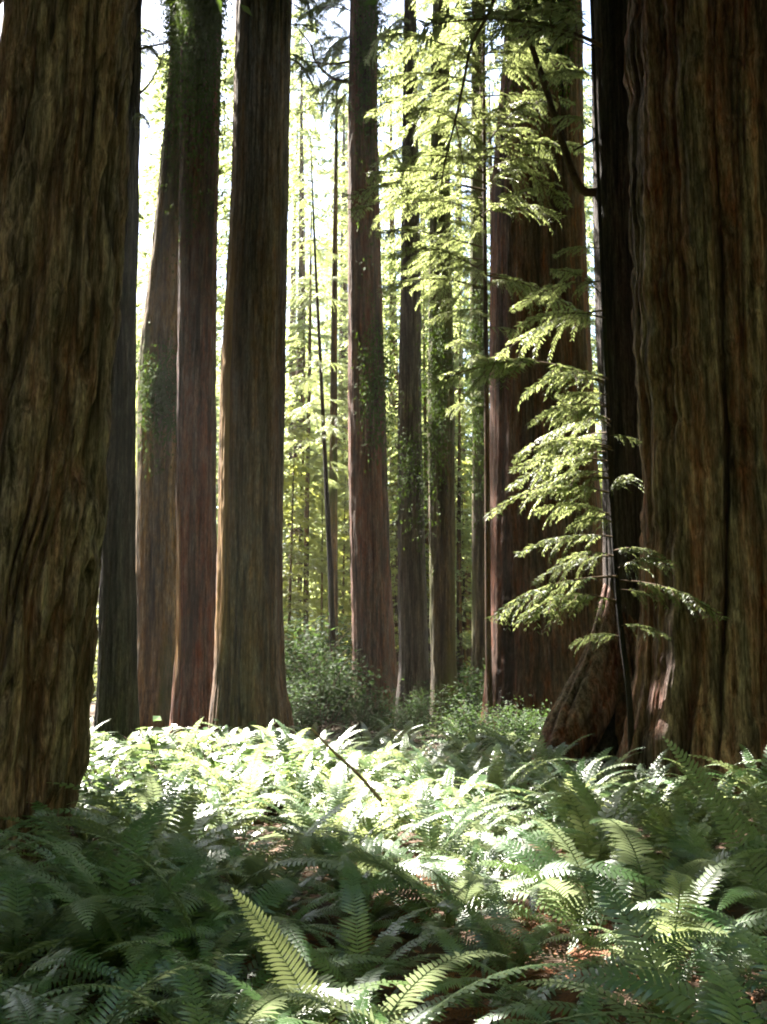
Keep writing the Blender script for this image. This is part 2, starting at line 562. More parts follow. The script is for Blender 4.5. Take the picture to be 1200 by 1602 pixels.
T7 = big_tree([(0, 676, 704), (300, 672, 705), (600, 668, 712), (900, 670, 713), (1050, 674, 715), (1140, 674, 720)],
              30.0, 'bark_moss', 'slim trunk with yellow green moss down its left half', 46, 110, 220, 28, 0.05, 20, 0.08, 0.3)
T8 = big_tree([(0, 738, 760), (250, 736, 756), (500, 735, 760), (700, 738, 768), (1000, 738, 775), (1100, 735, 780)],
              37.0, 'bark_moss', 'thin mossy olive trunk seen against the left side of a broad dark redwood', 44, 90, 200, 29, 0.04, 18, 0.08, 0.3)
T9 = big_tree([(0, 792, 908), (100, 786, 909), (300, 769, 911), (500, 767, 919), (700, 768, 930), (900, 768, 944), (1050, 766, 956), (1140, 762, 966)],
              24.0, 'bark_red', 'broad dark red redwood behind the hanging sunlit sprays', 50, 260, 320, 30, 0.07, 40, 0.07, 0.25, 0.8, 0, 0.12)
T10 = big_tree([(0, 925, 992), (300, 928, 1000), (500, 931, 1008), (700, 942, 1014), (900, 945, 1014), (1000, 948, 1014), (1100, 935, 1016), (1180, 912, 1016)],
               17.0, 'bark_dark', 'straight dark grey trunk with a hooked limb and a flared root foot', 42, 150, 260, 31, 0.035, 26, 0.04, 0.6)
T11 = big_tree([(0, 978, 1330), (300, 984, 1328), (600, 998, 1328), (900, 1008, 1330), (1050, 1004, 1334), (1200, 990, 1340)],
               14.0, 'bark_olive', 'giant fluted redwood filling the right edge, red furrows and olive ridges', 48, 700, 640, 32, 0.2, 46, 0.12, 0.2, 0.7, 0.0, 0.14)

def root_buttress(tree, pts, radii, mat, seed):
    """a fluted root running down from the trunk"""
    n, k = 70, 56
    path = smooth_path(pts, n)
    rad = np.interp(np.linspace(0, 1, n), np.linspace(0, 1, len(radii)), radii)
    tan = unit(np.gradient(path, axis=0))
    a = unit(np.cross(tan, [0, 1.0, 0]))
    b = np.cross(tan, a)
    th = np.linspace(0, 2 * np.pi, k, endpoint=False)
    T, Z = np.meshgrid(th, np.linspace(0, 3, n))
    U = T / (2 * np.pi)
    h = np.minimum(1, np.abs(2 * vnoise(U * 16 + .5 * vnoise(U * 8, Z * 2, seed + 2, 8), Z * .7, seed, 16) - 1) * 1.7)
    lob = vnoise(U * 5, Z * .6, seed + 1, 5)
    Rr = rad[:, None] * (.75 + .5 * lob) + .09 * (h - .6)
    v = path[:, None, :] + Rr[..., None] * (np.cos(T)[..., None] * a[:, None, :] + np.sin(T)[..., None] * b[:, None, :])
    i, j = np.meshgrid(np.arange(k), np.arange(n - 1))
    A = (j * k + i).ravel()
    B = (j * k + (i + 1) % k).ravel()
    o = mesh_obj('root_buttress', v.reshape(-1, 3), [np.stack([A, B, B + k, A + k], -1)], M[mat], tree['root'], True, h.ravel())
    o.location = -tree['base']


root_buttress(T10, [P(966, 900, 17.0), P(955, 1000, 16.8), P(930, 1090, 16.5), P(900, 1150, 16.1), P(868, 1200, 15.6), P(835, 1240, 15.1)], [.14, .28, .4, .4, .3, .12], 'bark_olive', 71)
root_buttress(T10, [P(975, 940, 16.9), P(985, 1060, 16.5), P(995, 1150, 16.0), P(1008, 1225, 15.4)], [.12, .26, .34, .22], 'bark_red', 75)


def limb(tree, pts, r0, r1, mat='twig', n=24, name='limb'):
    g = Geo()
    path = smooth_path(pts, n)
    tube(g, path, np.linspace(r0, r1, n), 7)
    o = g.build(name, M[mat], tree['root'])
    o.location = -tree['base']
    return o


# hooked limb of the dark trunk, dead snags on others
limb(T10, [P(950, 296, 17), P(915, 300, 16.8), P(896, 270, 16.6), P(874, 205, 16.4), P(848, 120, 16.2), P(805, 0, 16.0), P(770, -90, 15.8), P(745, -140, 15.7)], 0.085, 0.03)
limb(T10, [P(940, 212, 17), P(915, 226, 16.8), P(897, 236, 16.7)], 0.03, 0.012, n=8)
limb(T5, [P(552, 128, 34), P(520, 122, 33.6), P(494, 96, 33.2), P(486, 70, 33), P(464, 42, 32.8)], 0.07, 0.02)
limb(T5, [P(550, 96, 34), P(518, 100, 33.4), P(480, 96, 33)], 0.06, 0.02)
limb(T1b, [P(214, 78, 19), P(238, 72, 18.8), P(266, 66, 18.6)], 0.035, 0.012, n=8)
limb(T1b, [P(214, 150, 19), P(236, 128, 18.8), P(256, 86, 18.6)], 0.03, 0.01, n=8)
limb(T6, [P(640, 180, 32), P(672, 150, 31.5), P(690, 176, 31.2)], 0.05, 0.02, n=10)


# ------------------------------------------------------------------ where the sun comes through
def lit_samples():
    pts = []

    def region(px0, px1, py0, py1, n, h=0.7, thin=None):
        k = 0
        while k < n:
            px = rnd.uniform(px0, px1)
            py = rnd.uniform(py0, py1)
            yy = (CAM_Z - h) * 1600 / (py - 1060)
            pts.append(((px - 600) / 1600 * yy, yy, h, 0.55))
            k += 1
    region(170, 520, 1138, 1215, 130)
    region(470, 700, 1165, 1290, 120)
    region(480, 720, 1170, 1300, 80, 0.95)
    region(480, 700, 1180, 1270, 30, 0.4)
    region(700, 830, 1195, 1275, 22)
    region(960, 1060, 1310, 1390, 5)
    region(420, 640, 1440, 1520, 26, 0.7)
    region(400, 470, 1380, 1430, 3, 0.7)
    for k in range(16):
        f = rnd.random()
        p = P(1030 + 90 * f, 1165 + 90 * f, 6.35)
        pts.append((*p, 0.45))
    for k in range(90):
        p = P(rnd.uniform(780, 890), rnd.uniform(470, 970), rnd.uniform(12.5, 14.0))
        pts.append((*p, 0.4))
    for k in range(260):
        px = rnd.uniform(540, 850)
        p = P(px, rnd.uniform(-80, 440 if px < 592 else 300), rnd.uniform(19, 23))
        pts.append((*p, 0.5))
    for k in range(900):
        pts.append((rnd.uniform(-26, 24), rnd.uniform(43, 85), rnd.uniform(0, 30), 2.2))
    return np.array(pts)


LIT = lit_samples()
S = np.array(SUN)


def sun_blocked_needed(p, extra=0.0):
    """True where a leaf clump at p (n x 3) would stand between the sun and the lit places"""
    p = np.asarray(p)
    out = np.zeros(len(p), bool)
    for q in LIT:
        d = p - q[:3]
        t = d @ S
        dist = np.linalg.norm(d - t[:, None] * S, axis=1)
        out |= (t > 0.5) & (dist < q[3] + extra)
    return out


# ------------------------------------------------------------------ foliage pieces
def leaf_quads(geo, centers, fwd, up, length, width):
    """one lozenge leaf per row, as a quad; all arrays n x 3 / n"""
    side = np.cross(fwd, up)
    side /= np.linalg.norm(side, axis=1)[:, None] + 1e-9
    L = length[:, None]
    W = width[:, None]
    a = centers
    b = centers + fwd * L * 0.45 + side * W * 0.5
    c = centers + fwd * L - up * L * 0.08
    d = centers + fwd * L * 0.45 - side * W * 0.5
    v = np.stack([a, b, c, d], 1).reshape(-1, 3)
    q = np.arange(len(a) * 4).reshape(-1, 4)
    geo.add(v, q)


def crown_points():
    """clump positions in the crowns: some spread freely, most where they shade the forest floor and trunks"""
    r = np.random.default_rng(33)
    spec = [(T1, 11, 40, 6.0), (T1b, 16, 40, 6.0), (T2, 22, 44, 6.0), (T2b, 21, 44, 6.0), (T3, 18, 46, 6.5), (T5, 26, 48, 5.5), (T6, 25, 44, 5.0),
            (T7, 24, 44, 5.0), (T8, 29, 42, 5.0), (T9, 19, 48, 6.5), (T10, 14, 40, 5.5), (T11, 12, 46, 7.5)]
    cand = []
    for t, z0, z1, rad in spec:
        n = 420
        z = z0 + (z1 - z0) * r.random(n)
        rho = rad * np.sqrt(r.random(n)) * (1 - .5 * (z - z0) / (z1 - z0))
        a = r.random(n) * 2 * np.pi
        cand.append(np.stack([np.interp(z, t['zs'], t['cx']) + rho * np.cos(a), t['Y'] + rho * np.sin(a), z - rho * .25], 1))
    # along the sun's path above shaded places
    n = 32000
    q = np.stack([r.uniform(-10, 11, n), r.uniform(1.5, 40, n), np.where(r.random(n) < .6, .5, r.uniform(0, 14, n))], 1)
    fl = []
    for t in (T9, T11, T10, T5, T7, T6, T2, T2b, T3, T1, T1b, T8):
        k = 700
        zz = r.uniform(.3, 1.6 + .72 * t['Y'], k)
        aa = r.uniform(1.2, 4.6, k)
        rr_ = np.interp(zz, t['zs'], t['rr'])
        fl.append(np.stack([np.interp(zz, t['zs'], t['cx']) + rr_ * np.cos(aa), t['Y'] + rr_ * np.sin(aa), zz], 1))
    q = np.concatenate([q] + fl)
    n = len(q)
    zt = q[:, 2] + r.uniform(0, 1, n) * np.maximum(44 - q[:, 2], 6) + 4
    zt[:32000] = r.uniform(12, 44, 32000)
    p = q + S * ((zt - q[:, 2]) / S[2])[:, None]
    cand.append(p)
    c = np.concatenate(cand)
    lim = CAM_Z + 0.735 * np.maximum(c[:, 1], 0.5) + 1.2
    inview = np.abs(c[:, 0]) < 0.42 * np.maximum(c[:, 1], 0) + 2.0
    c = c[((c[:, 2] > lim) | ~inview) & (c[:, 2] > 9)]
    # nearest crown that reaches it
    best = np.full(len(c), 99.0)
    who = np.zeros(len(c), int)
    for i, (t, z0, z1, rad) in enumerate(spec):
        d = np.hypot(c[:, 0] - np.interp(c[:, 2], t['zs'], t['cx']), c[:, 1] - t['Y']) / (rad * 1.7)
        d[(c[:, 2] < z0 - 2) | (c[:, 2] > z1 + 1)] = 99
        m = d < best
        best[m] = d[m]
        who[m] = i
    k = best < 1.0
    c, who = c[k], who[k]
    k = ~sun_blocked_needed(c, 0.35)
    return [x[0] for x in spec], c[k], who[k]


def crowns():
    r = np.random.default_rng(34)
    trees, c, who = crown_points()
    print('CROWN CLUMPS', len(c))
    for i, t in enumerate(trees):
        p = c[who == i]
        m = len(p)
        if m < 3:
            continue
        leaves = 44
        off = r.normal(0, 1, (m, leaves, 3)) * np.array([0.55, 0.55, 0.2])
        pos = p[:, None, :] + off
        outw = unit(p - np.stack([np.interp(p[:, 2], t['zs'], t['cx']), np.full(m, t['Y']), p[:, 2]], 1))
        d = unit(off + outw[:, None, :] * .8 + np.array([0, 0, -.3]) + r.normal(0, .3, off.shape))
        up = unit(np.array([0, 0, 1.0]) + r.normal(0, 0.35, off.shape))
        s_ = 0.13 * r.uniform(0.7, 1.5, m * leaves)
        g = Geo()
        leaf_quads(g, pos.reshape(-1, 3), d.reshape(-1, 3), up.reshape(-1, 3), s_ * 2.2, s_ * 1.1)
        o = g.build('crown', M['redwood_leaf'], t['root'], False)
        o.location = -t['base']
        g = Geo()
        for j in r.choice(m, min(14, m), replace=False):
            p1 = p[j]
            zb = min(p1[2] + 0.3, t['z_top'])
            p0 = np.array([np.interp(zb, t['zs'], t['cx']), t['Y'], zb])
            tube(g, smooth_path([p0, (p0 + p1) / 2 + np.array([0, 0, .25]), p1], 6), np.linspace(0.08, 0.02, 6), 5)
        o2 = g.build('limbs', M['twig'], t['root'])
        o2.location = -t['base']


crowns()


def sprout(tree, px0, px1, py0, py1, n, dy=0.0, seed=1, size=0.06, mat='sprout'):
    """leafy shoots growing straight out of the bark"""
    r = np.random.default_rng(seed)
    g = Geo()
    Yf = tree['Y']
    pxs = px0 + (px1 - px0) * r.random(n)
    t = np.abs(r.normal(0, .45, n)) if py0 < 100 else .5 + r.normal(0, .24, n)
    pys = py0 + (py1 - py0) * t
    c = []
    for a, b in zip(pxs, pys):
        z = P(a, b, Yf).z
        rr = np.interp(z, tree['zs'], tree['rr'])
        cxx = np.interp(z, tree['zs'], tree['cx'])
        xx = P(a, b, Yf).x - cxx
        front = math.sqrt(max(0.0, rr * rr - min(xx * xx, rr * rr))) + 0.05
        yy = Yf - front - dy * rnd.random()
        c.append((*(P(a, b, yy)),))
    c = np.array(c)
    k = 9
    off = r.normal(0, 1, (n, k, 3)) * np.array([.1, .1, .22])
    pos = c[:, None, :] + off
    d = unit(off * .5 + np.array([0, -0.1, -0.3]) + r.normal(0, .15, off.shape))
    up = unit(np.array([0, -0.6, .8]) + r.normal(0, 0.4, off.shape))
    s = size * r.uniform(.7, 1.5, n * k)
    leaf_quads(g, pos.reshape(-1, 3), d.reshape(-1, 3), up.reshape(-1, 3), s * 2.6, s)
    o = g.build('trunk_sprouts', M[mat], tree['root'], False)
    o.location = -tree['base']


sprout(T2, 258, 300, -60, 235, 700, 0.5, 1, .04)
sprout(T2b, 280, 352, -60, 245, 1100, 0.6, 11, .04)
sprout(T2, 220, 284, 545, 690, 420, 0.5, 2, .035)
sprout(T5, 560, 602, -40, 260, 520, 0.4, 3, .045)
sprout(T5, 565, 612, 480, 720, 240, 0.4, 4, .045)
sprout(T6, 618, 664, 640, 820, 120, 0.5, 5, .035)
sprout(T7, 664, 700, 440, 800, 240, 0.3, 6, .035)
sprout(T8, 732, 775, 430, 780, 420, 0.4, 7, .045)
sprout(T9, 795, 900, -20, 150, 500, 0.5, 9, .035)


# ------------------------------------------------------------------ hemlocks with flat drooping sprays
def spray_mesh(L, seed, dens=1.0, leaf=0.034):
    """one branch: wood tube plus two rows of twigs carrying flat needles, along +X"""
    r = np.random.default_rng(seed)
    n = 20
    s = np.linspace(0, 1, n)
    ax = np.stack([L * s, 0.06 * L * np.sin(s * 3 + seed), L * (0.05 * np.sin(s * 2.2) - 0.2 * s ** 2.4)], 1)
    gw = Geo()
    tube(gw, ax, np.linspace(0.011 * L, 0.0025, n), 5)
    gl = Geo()
    C = []
    D = []
    U = []
    Ls = []
    for i in range(3, n):
        for sd in (-1, 1):
            if r.random() < 0.32:
                continue
            tl = L * 0.36 * (math.sin(math.pi * min(1, 0.18 + 0.82 * s[i]) ** 1.1) * 0.85 + 0.15) * r.uniform(0.55, 1.15)
            ang = sd * R(r.uniform(38, 62))
            m = max(5, int(tl / 0.03 * dens))
            t = np.linspace(0, 1, m)
            dr = r.uniform(0.2, 0.85)
            tw = ax[i] + np.stack([np.cos(ang) * tl * t, np.sin(ang) * tl * t * (1 - 0.15 * t), -dr * tl * t ** 1.8 + 0.01 * np.sin(9 * t)], 1)
            tube(gw, tw[::max(1, m // 4)], np.linspace(0.004, 0.0015, len(tw[::max(1, m // 4)])), 3, False)
            tan = unit(np.gradient(tw, axis=0))
            side = unit(np.cross(tan, [0, 0, 1.0]))
            for k in (-1, 1):
                dd = unit(tan * r.uniform(.5, .9) + k * side + np.array([0, 0, -.25]) + r.normal(0, .12, tan.shape))
                C.append(tw)
                D.append(dd)
                U.append(unit(np.array([0, 0, 1.0]) + r.normal(0, .3, tan.shape)))
                Ls.append(leaf * r.uniform(.7, 1.5, m) * (1.5 - 0.7 * t))
    C = np.concatenate(C)
    D = np.concatenate(D)
    U = np.concatenate(U)
    Ls = np.concatenate(Ls)
    leaf_quads(gl, C, D, U, Ls * 1.6, Ls * 0.42)
    return gw.mesh('branch', M['twig']), gl.mesh('needles', M['hemlock'], False)


SPRAYS = [spray_mesh(1.0, 100 + i, 1.8, 0.026) for i in range(8)]      # unit length, scaled per branch


def put_branch(root, a, b, k, roll=0.0, width=1.0):
    """branch from world point a to tip b (tip droops)"""
    a = Vector(a)
    b = Vector(b)
    d = b - a
    L = d.length
    x = d.normalized()
    # the mesh tip already sags by 0.15 L: aim a little above
    x = (x + Vector((0, 0, 0.15))).normalized()
    y = Vector((0, 0, 1)).cross(x).normalized()
    z = x.cross(y)
    q = Matrix((x, y, z)).transposed().to_4x4() @ Matrix.Rotation(roll, 4, 'X')
    mw, ml = SPRAYS[k % len(SPRAYS)]
    o = bpy.data.objects.new('branch', mw)
    COL.objects.link(o)
    o.parent = root
    o.matrix_local = Matrix.Translation(a - root.location) @ q @ Matrix.Diagonal((L, L * width, L, 1))
    f = bpy.data.objects.new('needles', ml)
    COL.objects.link(f)
    f.parent = o
    return o


def stem(root, pts, r0, r1, mat, n=60):
    g = Geo()
    path = smooth_path(pts, n)
    tube(g, path, np.linspace(r0, r1, n), 10)
    o = g.build('trunk', M[mat], root)
    o.location = -Vector(root.location)
    return path


def at_z(path, z):
    return Vector((np.interp(z, path[:, 2], path[:, 0]), np.interp(z, path[:, 2], path[:, 1]), z))


# the slender hemlock in front of the broad red trunk
Y1 = 13.5
h1 = empty('hemlock_tree', (P(988, 1215, Y1).x, Y1, 0))
tag(h1, 'slender hemlock with pale sunlit sprays hanging before the broad red trunk', 'tree')
h1p = stem(h1, [(P(988, 1215, Y1).x, Y1, -0.1), P(985, 1100, Y1), P(968, 950, Y1), P(955, 750, Y1), P(945, 500, Y1), P(935, 250, Y1), P(925, 0, Y1), P(915, -250, Y1), P(908, -420, Y1)], 0.045, 0.015, 'bark_dark')
tips = [(590, 700, 12.2), (520, 790, 13.0), (555, 775, 13.9), (645, 795, 13.0), (690, 815, 13.8), (735, 800, 12.7), (760, 815, 14.2), (805, 766, 13.1),
        (790, 850, 12.3), (852, 820, 13.4), (905, 850, 13.9), (948, 780, 13.0), (960, 842, 12.4), (925, 890, 13.8), (1015, 898, 13.0), (480, 820, 13.6), (440, 845, 12.8),
        (395, 870, 13.4), (560, 860, 12.5), (660, 880, 12.4), (720, 870, 14.3), (700, 1000, 13.3), (860, 1040, 12.8), (820, 1070, 13.4), (950, 1080, 13.1), (735, 968, 12.3), (890, 1030, 12.6),
        (970, 1120, 12.9), (1010, 1060, 12.7), (700, 850, 13.1), (825, 880, 13.6), (665, 830, 12.6), (620, 880, 13.0), (640, 850, 13.3), (675, 870, 12.8), (700, 835, 12.5), (750, 860, 13.0), (770, 822, 12.6), (815, 850, 12.9), (830, 880, 12.4), (880, 870, 12.8), (605, 835, 12.6), (725, 800, 12.9)]
for i, (py, px, yy) in enumerate(tips):
    if i % 5 == 3 and i < 28:
        continue
    tip = P(px, py, yy)
    L = abs(px - 955) / 1600 * Y1
    tip += Vector((rnd.uniform(-.12, .12), rnd.uniform(-.3, .3), rnd.uniform(-.12, .12)))
    a = at_z(h1p, tip.z + rnd.uniform(.02, .32) * L + 0.05)
    put_branch(h1, a, tip, i, rnd.uniform(-.5, .5), rnd.uniform(.45, .8))
for i, (py, px, yy) in enumerate([(40, 800, 12.6), (120, 850, 13.2), (10, 870, 12.8), (190, 862, 12.9)]):
    tip = P(px, py, yy)
    put_branch(h1, at_z(h1p, tip.z + 0.25), tip, i + 3, rnd.uniform(-.4, .4), rnd.uniform(.5, .8))
# thin bare twig hanging from its upper crown
g = Geo()
path = smooth_path([P(917, -200, Y1), P(850, -110, 13), P(790, -40, 12.6), P(765, 20, 12.4), P(738, 70, 12.3), P(725, 130, 12.2), P(712, 190, 12.2), P(698, 245, 12.1), P(690, 290, 12.1)], 40)
tube(g, path, np.linspace(0.035, 0.008, 40), 6)
o = g.build('bare_branch', M['twig'], h1)
o.location = -Vector(h1.location)
g = Geo()
path = smooth_path([P(712, 190, 12.2), P(722, 240, 12.15), P(732, 300, 12.1)], 12)
tube(g, path, np.linspace(0.01, 0.005, 12), 5)
o = g.build('bare_branch', M['twig'], h1)
o.location = -Vector(h1.location)
for i, (py, px, yy) in enumerate([(-40, 690, 12.5), (-90, 760, 12.2), (30, 680, 12.0), (-120, 820, 13), (-60, 850, 12.6)]):
    tip = P(px, py, yy)
    put_branch(h1, at_z(h1p, tip.z + 0.5), tip, i, rnd.uniform(-.2, .2))

for i, (p0, p1) in enumerate([((520, 120, 33.6), (498, 150, 33.2)), ((494, 96, 33.2), (462, 128, 32.9)), ((486, 72, 33), (510, 60, 32.6)), ((480, 96, 33), (452, 92, 32.7)), ((518, 100, 33.4), (540, 58, 32.8)),
                             ((552, 140, 33.8), (512, 196, 33)), ((552, 60, 33.8), (500, 30, 33)), ((552, 20, 33.8), (470, 4, 33)), ((590, 60, 33.4), (640, 96, 32.8)), ((590, 20, 33.4), (650, 40, 33)), ((594, 220, 33.4), (632, 262, 33))]):
    put_branch(T5['root'], P(*p0), P(*p1), i, rnd.uniform(-.4, .4), rnd.uniform(.7, 1.0))

for i in range(16):
    py = rnd.uniform(-40, 190)
    put_branch(T5['root'], P(550, py, 34), P(rnd.uniform(462, 520), py + rnd.uniform(5, 60), rnd.uniform(32.5, 34.5)), i, rnd.uniform(-.5, .5), rnd.uniform(.7, 1.1))
for i in range(7):
    py = rnd.uniform(-60, 120)
    put_branch(T3['root'], P(450, py, 22), P(rnd.uniform(475, 520), py + rnd.uniform(10, 60), rnd.uniform(21, 22.5)), i, rnd.uniform(-.5, .5), rnd.uniform(.6, .9))
for i in range(8):
    py = rnd.uniform(-60, 200)
    put_branch(T1b['root'], P(216, py, 19), P(rnd.uniform(228, 262), py + rnd.uniform(5, 40), rnd.uniform(18, 19.5)), i, rnd.uniform(-.5, .5), rnd.uniform(.6, .9))
for i in range(10):
    py = rnd.uniform(-60, 240)
    put_branch(T6['root'], P(642, py, 32), P(642 + rnd.choice((-1, 1)) * rnd.uniform(30, 80), py + rnd.uniform(5, 60), rnd.uniform(30.5, 33)), i, rnd.uniform(-.5, .5), rnd.uniform(.7, 1.1))

# the hemlock whose bright sprays fill the upper middle
Y2 = 21.5
h2 = empty('hemlock_tree', (P(768, 1140, Y2).x, Y2, 0))
tag(h2, 'pale stemmed hemlock with bright yellow green sprays across the upper middle', 'tree')
h2p = stem(h2, [(P(768, 1140, Y2).x, Y2, -0.1), P(764, 1000, Y2), P(762, 700, Y2), P(759, 400, Y2), P(757, 150, Y2), P(755, -100, Y2), P(753, -330, Y2)], 0.075, 0.02, 'bark_pale')
tips2 = [(275, 582, 20.0), (300, 560, 20.5), (335, 555, 21.3), (375, 590, 20.2), (400, 612, 19.6), (455, 598, 20.4), (430, 635, 21.6), (250, 640, 20.0), (475, 680, 20.8), (500, 672, 21.4), (590, 688, 21.0),
         (540, 700, 20.3), (440, 790, 20.6), (520, 815, 21.2), (160, 830, 20.2), (205, 838, 20.9), (250, 860, 20.4), (120, 610, 20.4), (90, 650, 21.2), (60, 600, 20.0), (180, 640, 19.7), (215, 660, 21.8), (150, 690, 19.6),
         (320, 640, 19.8), (350, 690, 20.0), (130, 880, 21.5), (60, 860, 20.3), (20, 840, 20.8), (-20, 640, 20.4), (-60, 600, 20.8), (-80, 850, 20.2), (-30, 880, 20.7), (620, 720, 21.2), (640, 700, 20.4), (560, 745, 20.0),
         (300, 730, 19.8), (210, 720, 19.6), (110, 735, 19.7), (30, 720, 19.8), (-40, 740, 19.6), (420, 712, 19.9), (490, 735, 20.2), (80, 790, 19.6), (10, 780, 20.0), (170, 775, 19.8), (265, 800, 19.9)]
for i, (py, px, yy) in enumerate(tips2):
    tip = P(px, py, yy)
    L = (Vector((tip.x, tip.y, 0)) - Vector((h2p[0][0], Y2, 0))).length
    a = at_z(h2p, tip.z + 0.14 * L + 0.1)
    put_branch(h2, a, tip, i + 2, rnd.uniform(-.4, .4), rnd.uniform(.5, .9))

for i in range(46):
    z = 10.0 + 10.5 * rnd.random() ** .75
    az = rnd.uniform(0, 6.28)
    L = rnd.uniform(1.0, 2.7)
    a = at_z(h2p, z)
    put_branch(h2, a, a + Vector((math.cos(az) * L, math.sin(az) * L, -rnd.uniform(.1, .45) * L)), i, rnd.uniform(-.5, .5), rnd.uniform(.5, .9))


# ------------------------------------------------------------------ the forest behind
def tier_crown(H, z0, rad, n, seed, leaf=0.2, droop=0.3, mat='far_leaf'):
    r = np.random.default_rng(seed)
    C = []
    D = []
    U = []
    for i in range(n):
        f = r.random() ** 0.9
        z = z0 + (H - z0) * f
        L = rad * (1 - 0.85 * f) * r.uniform(.55, 1.1) + 0.3
        a = r.random() * 2 * np.pi
        m = int(30 + 55 * L / rad)
        t = r.random(m) ** 0.7
        dirv = np.array([math.cos(a), math.sin(a), 0])
        sd = np.array([-math.sin(a), math.cos(a), 0])
        w = L * 0.22 * (1.1 - t)
        p = dirv * (L * t)[:, None] + sd * (r.normal(0, 1, m) * w)[:, None]
        p[:, 2] = z - droop * L * t ** 1.6 + r.normal(0, .05, m)
        C.append(p)
        D.append(unit(dirv * 0.8 + sd * r.normal(0, .7, m)[:, None] + np.array([0, 0, -.35])))
        U.append(unit(np.array([0, 0, 1.0]) + r.normal(0, .35, (m, 3))))
    C = np.concatenate(C)
    D = np.concatenate(D)
    U = np.concatenate(U)
    s = leaf * r.uniform(.6, 1.5, len(C))
    g = Geo()
    leaf_quads(g, C, D, U, s * 2.2, s * 0.9)
    return g.mesh('crown', M[mat], False)


def bg_trunk(H, r0, seed, mat, z_in=0.35):
    r = np.random.default_rng(seed)
    n = 26
    z = np.linspace(-0.3, H, n)
    p = np.stack([0.12 * np.sin(z * .13 + seed), 0.1 * np.cos(z * .17 + seed), z], 1)
    g = Geo()
    rad = r0 * (1 - 0.93 * np.clip(z / H, 0, 1) ** 1.2)
    rad[:3] *= np.array([1.5, 1.25, 1.05])
    tube(g, p, rad, 12)
    return g.mesh('trunk', M[mat])


BG = {}
for i in range(3):
    BG['tall', i] = (bg_trunk(36, .4, i, 'bark_pale'), tier_crown(37.5, 5 + i * 3, 4.0, 185, 200 + i, 0.11))
    BG['slim', i] = (bg_trunk(20, .16, i + 5, 'bark_tan'), tier_crown(20.5, 2.0 + i, 2.6, 100, 210 + i, 0.1))
    BG['leafy', i] = (bg_trunk(13, .09, i + 9, 'bark_tan'), tier_crown(13.5, 1.0, 2.9, 100, 220 + i, 0.1, 0.2, 'far_leaf_yellow'))
BGLAB = {'tall': 'tall conifer far behind the trunks, sunlit needle tiers',
         'slim': 'slim mossy conifer in the sunlit wood behind the trunks',
         'leafy': 'low bright yellow green tree in the sunlit wood behind'}
BGGRP = {'tall': 'tall conifers far behind', 'slim': 'slim conifers behind the trunks', 'leafy': 'low yellow green trees behind the trunks'}


def bg_tree(kind, i, x, y, sc, rz, label=None, lean=0.0):
    root = empty('conifer_tree' if kind != 'leafy' else 'broadleaf_tree', (x, y, 0), rz)
    root.scale = (sc, sc, sc)
    root.rotation_euler = (0, lean, rz)
    tag(root, label or BGLAB[kind], 'tree', BGGRP[kind])
    mt, mc = BG[kind, i % 3]
    for nm, me in (('trunk', mt), ('crown', mc)):
        o = bpy.data.objects.new(nm, me)
        COL.objects.link(o)
        o.parent = root
    return root


def xp(px, y):
    return (px - 600) / 1600.0 * y


r_ = random.Random(5)
# bright gap left of the middle trunk
for kind, px, y, sc in [('slim', 468, 54, 1.05), ('leafy', 455, 44, 1.0), ('leafy', 500, 47, .9), ('leafy', 540, 52, 1.0), ('leafy', 478, 60, 1.1), ('leafy', 520, 72, 1.5)]:
    bg_tree(kind, r_.randrange(3), xp(px, y), y, sc, r_.uniform(0, 6.28))
# between and behind the other trunks
for kind, px, y, sc in [('tall', 240, 52, .95), ('tall', 476, 92, 1.1), ('tall', 505, 100, 1.25), ('tall', 540, 96, 1.55), ('tall', 455, 86, 1.5), ('tall', 520, 110, 1.45), ('tall', 228, 96, 1.5), ('tall', 100, 45, 1.35), ('leafy', 238, 92, 2.6), ('leafy', 480, 105, 2.5), ('leafy', 542, 110, 2.7), ('leafy', 255, 110, 3.0), ('leafy', 228, 76, 2.3), ('leafy', 245, 64, 1.7), ('leafy', 460, 92, 2.2), ('tall', 250, 75, 1.3), ('tall', 234, 60, 1.1), ('tall', 356, 58, 1.1), ('tall', 930, 70, 1.3), ('tall', 532, 80, 1.45), ('tall', 463, 72, 1.4), ('slim', 240, 90, 1.6), ('tall', 352, 54, 1.0), ('tall', 548, 76, 1.15), ('tall', 640, 48, .95), ('tall', 700, 50, 1.0), ('tall', 925, 58, .95), ('slim', 215, 60, 1.2), ('leafy', 240, 44, 1.1), ('slim', 350, 50, 1.4),  # one tall hidden behind the left giant, added to shade trunks from sun
                        ('tall', 615, 52, 1.0), ('slim', 612, 60, 1.2), ('leafy', 620, 46, 1.0), ('tall', 664, 60, 1.1), ('slim', 668, 48, 1.1), ('leafy', 662, 55, 1.2),
                        ('tall', 726, 56, 1.15), ('slim', 722, 46, .95), ('leafy', 728, 50, 1.1), ('tall', 780, 66, 1.2), ('slim', 750, 70, 1.2),
                        ('slim', 905, 56, 1.3), ('leafy', 925, 46, 1.1), ('tall', 880, 70, 1.1), ('slim', 935, 64, 1.2), ('leafy', 900, 52, 1.2),
                        ('tall', 690, 75, 1.2), ('tall', 600, 82, 1.1), ('leafy', 160, 50, 1.2), ('tall', 1020, 72, 1.1), ('slim', 1100, 60, 1.3), ('tall', 1180, 70, 1.1)]:
    bg_tree(kind, r_.randrange(3), xp(px, y), y, sc, r_.uniform(0, 6.28))

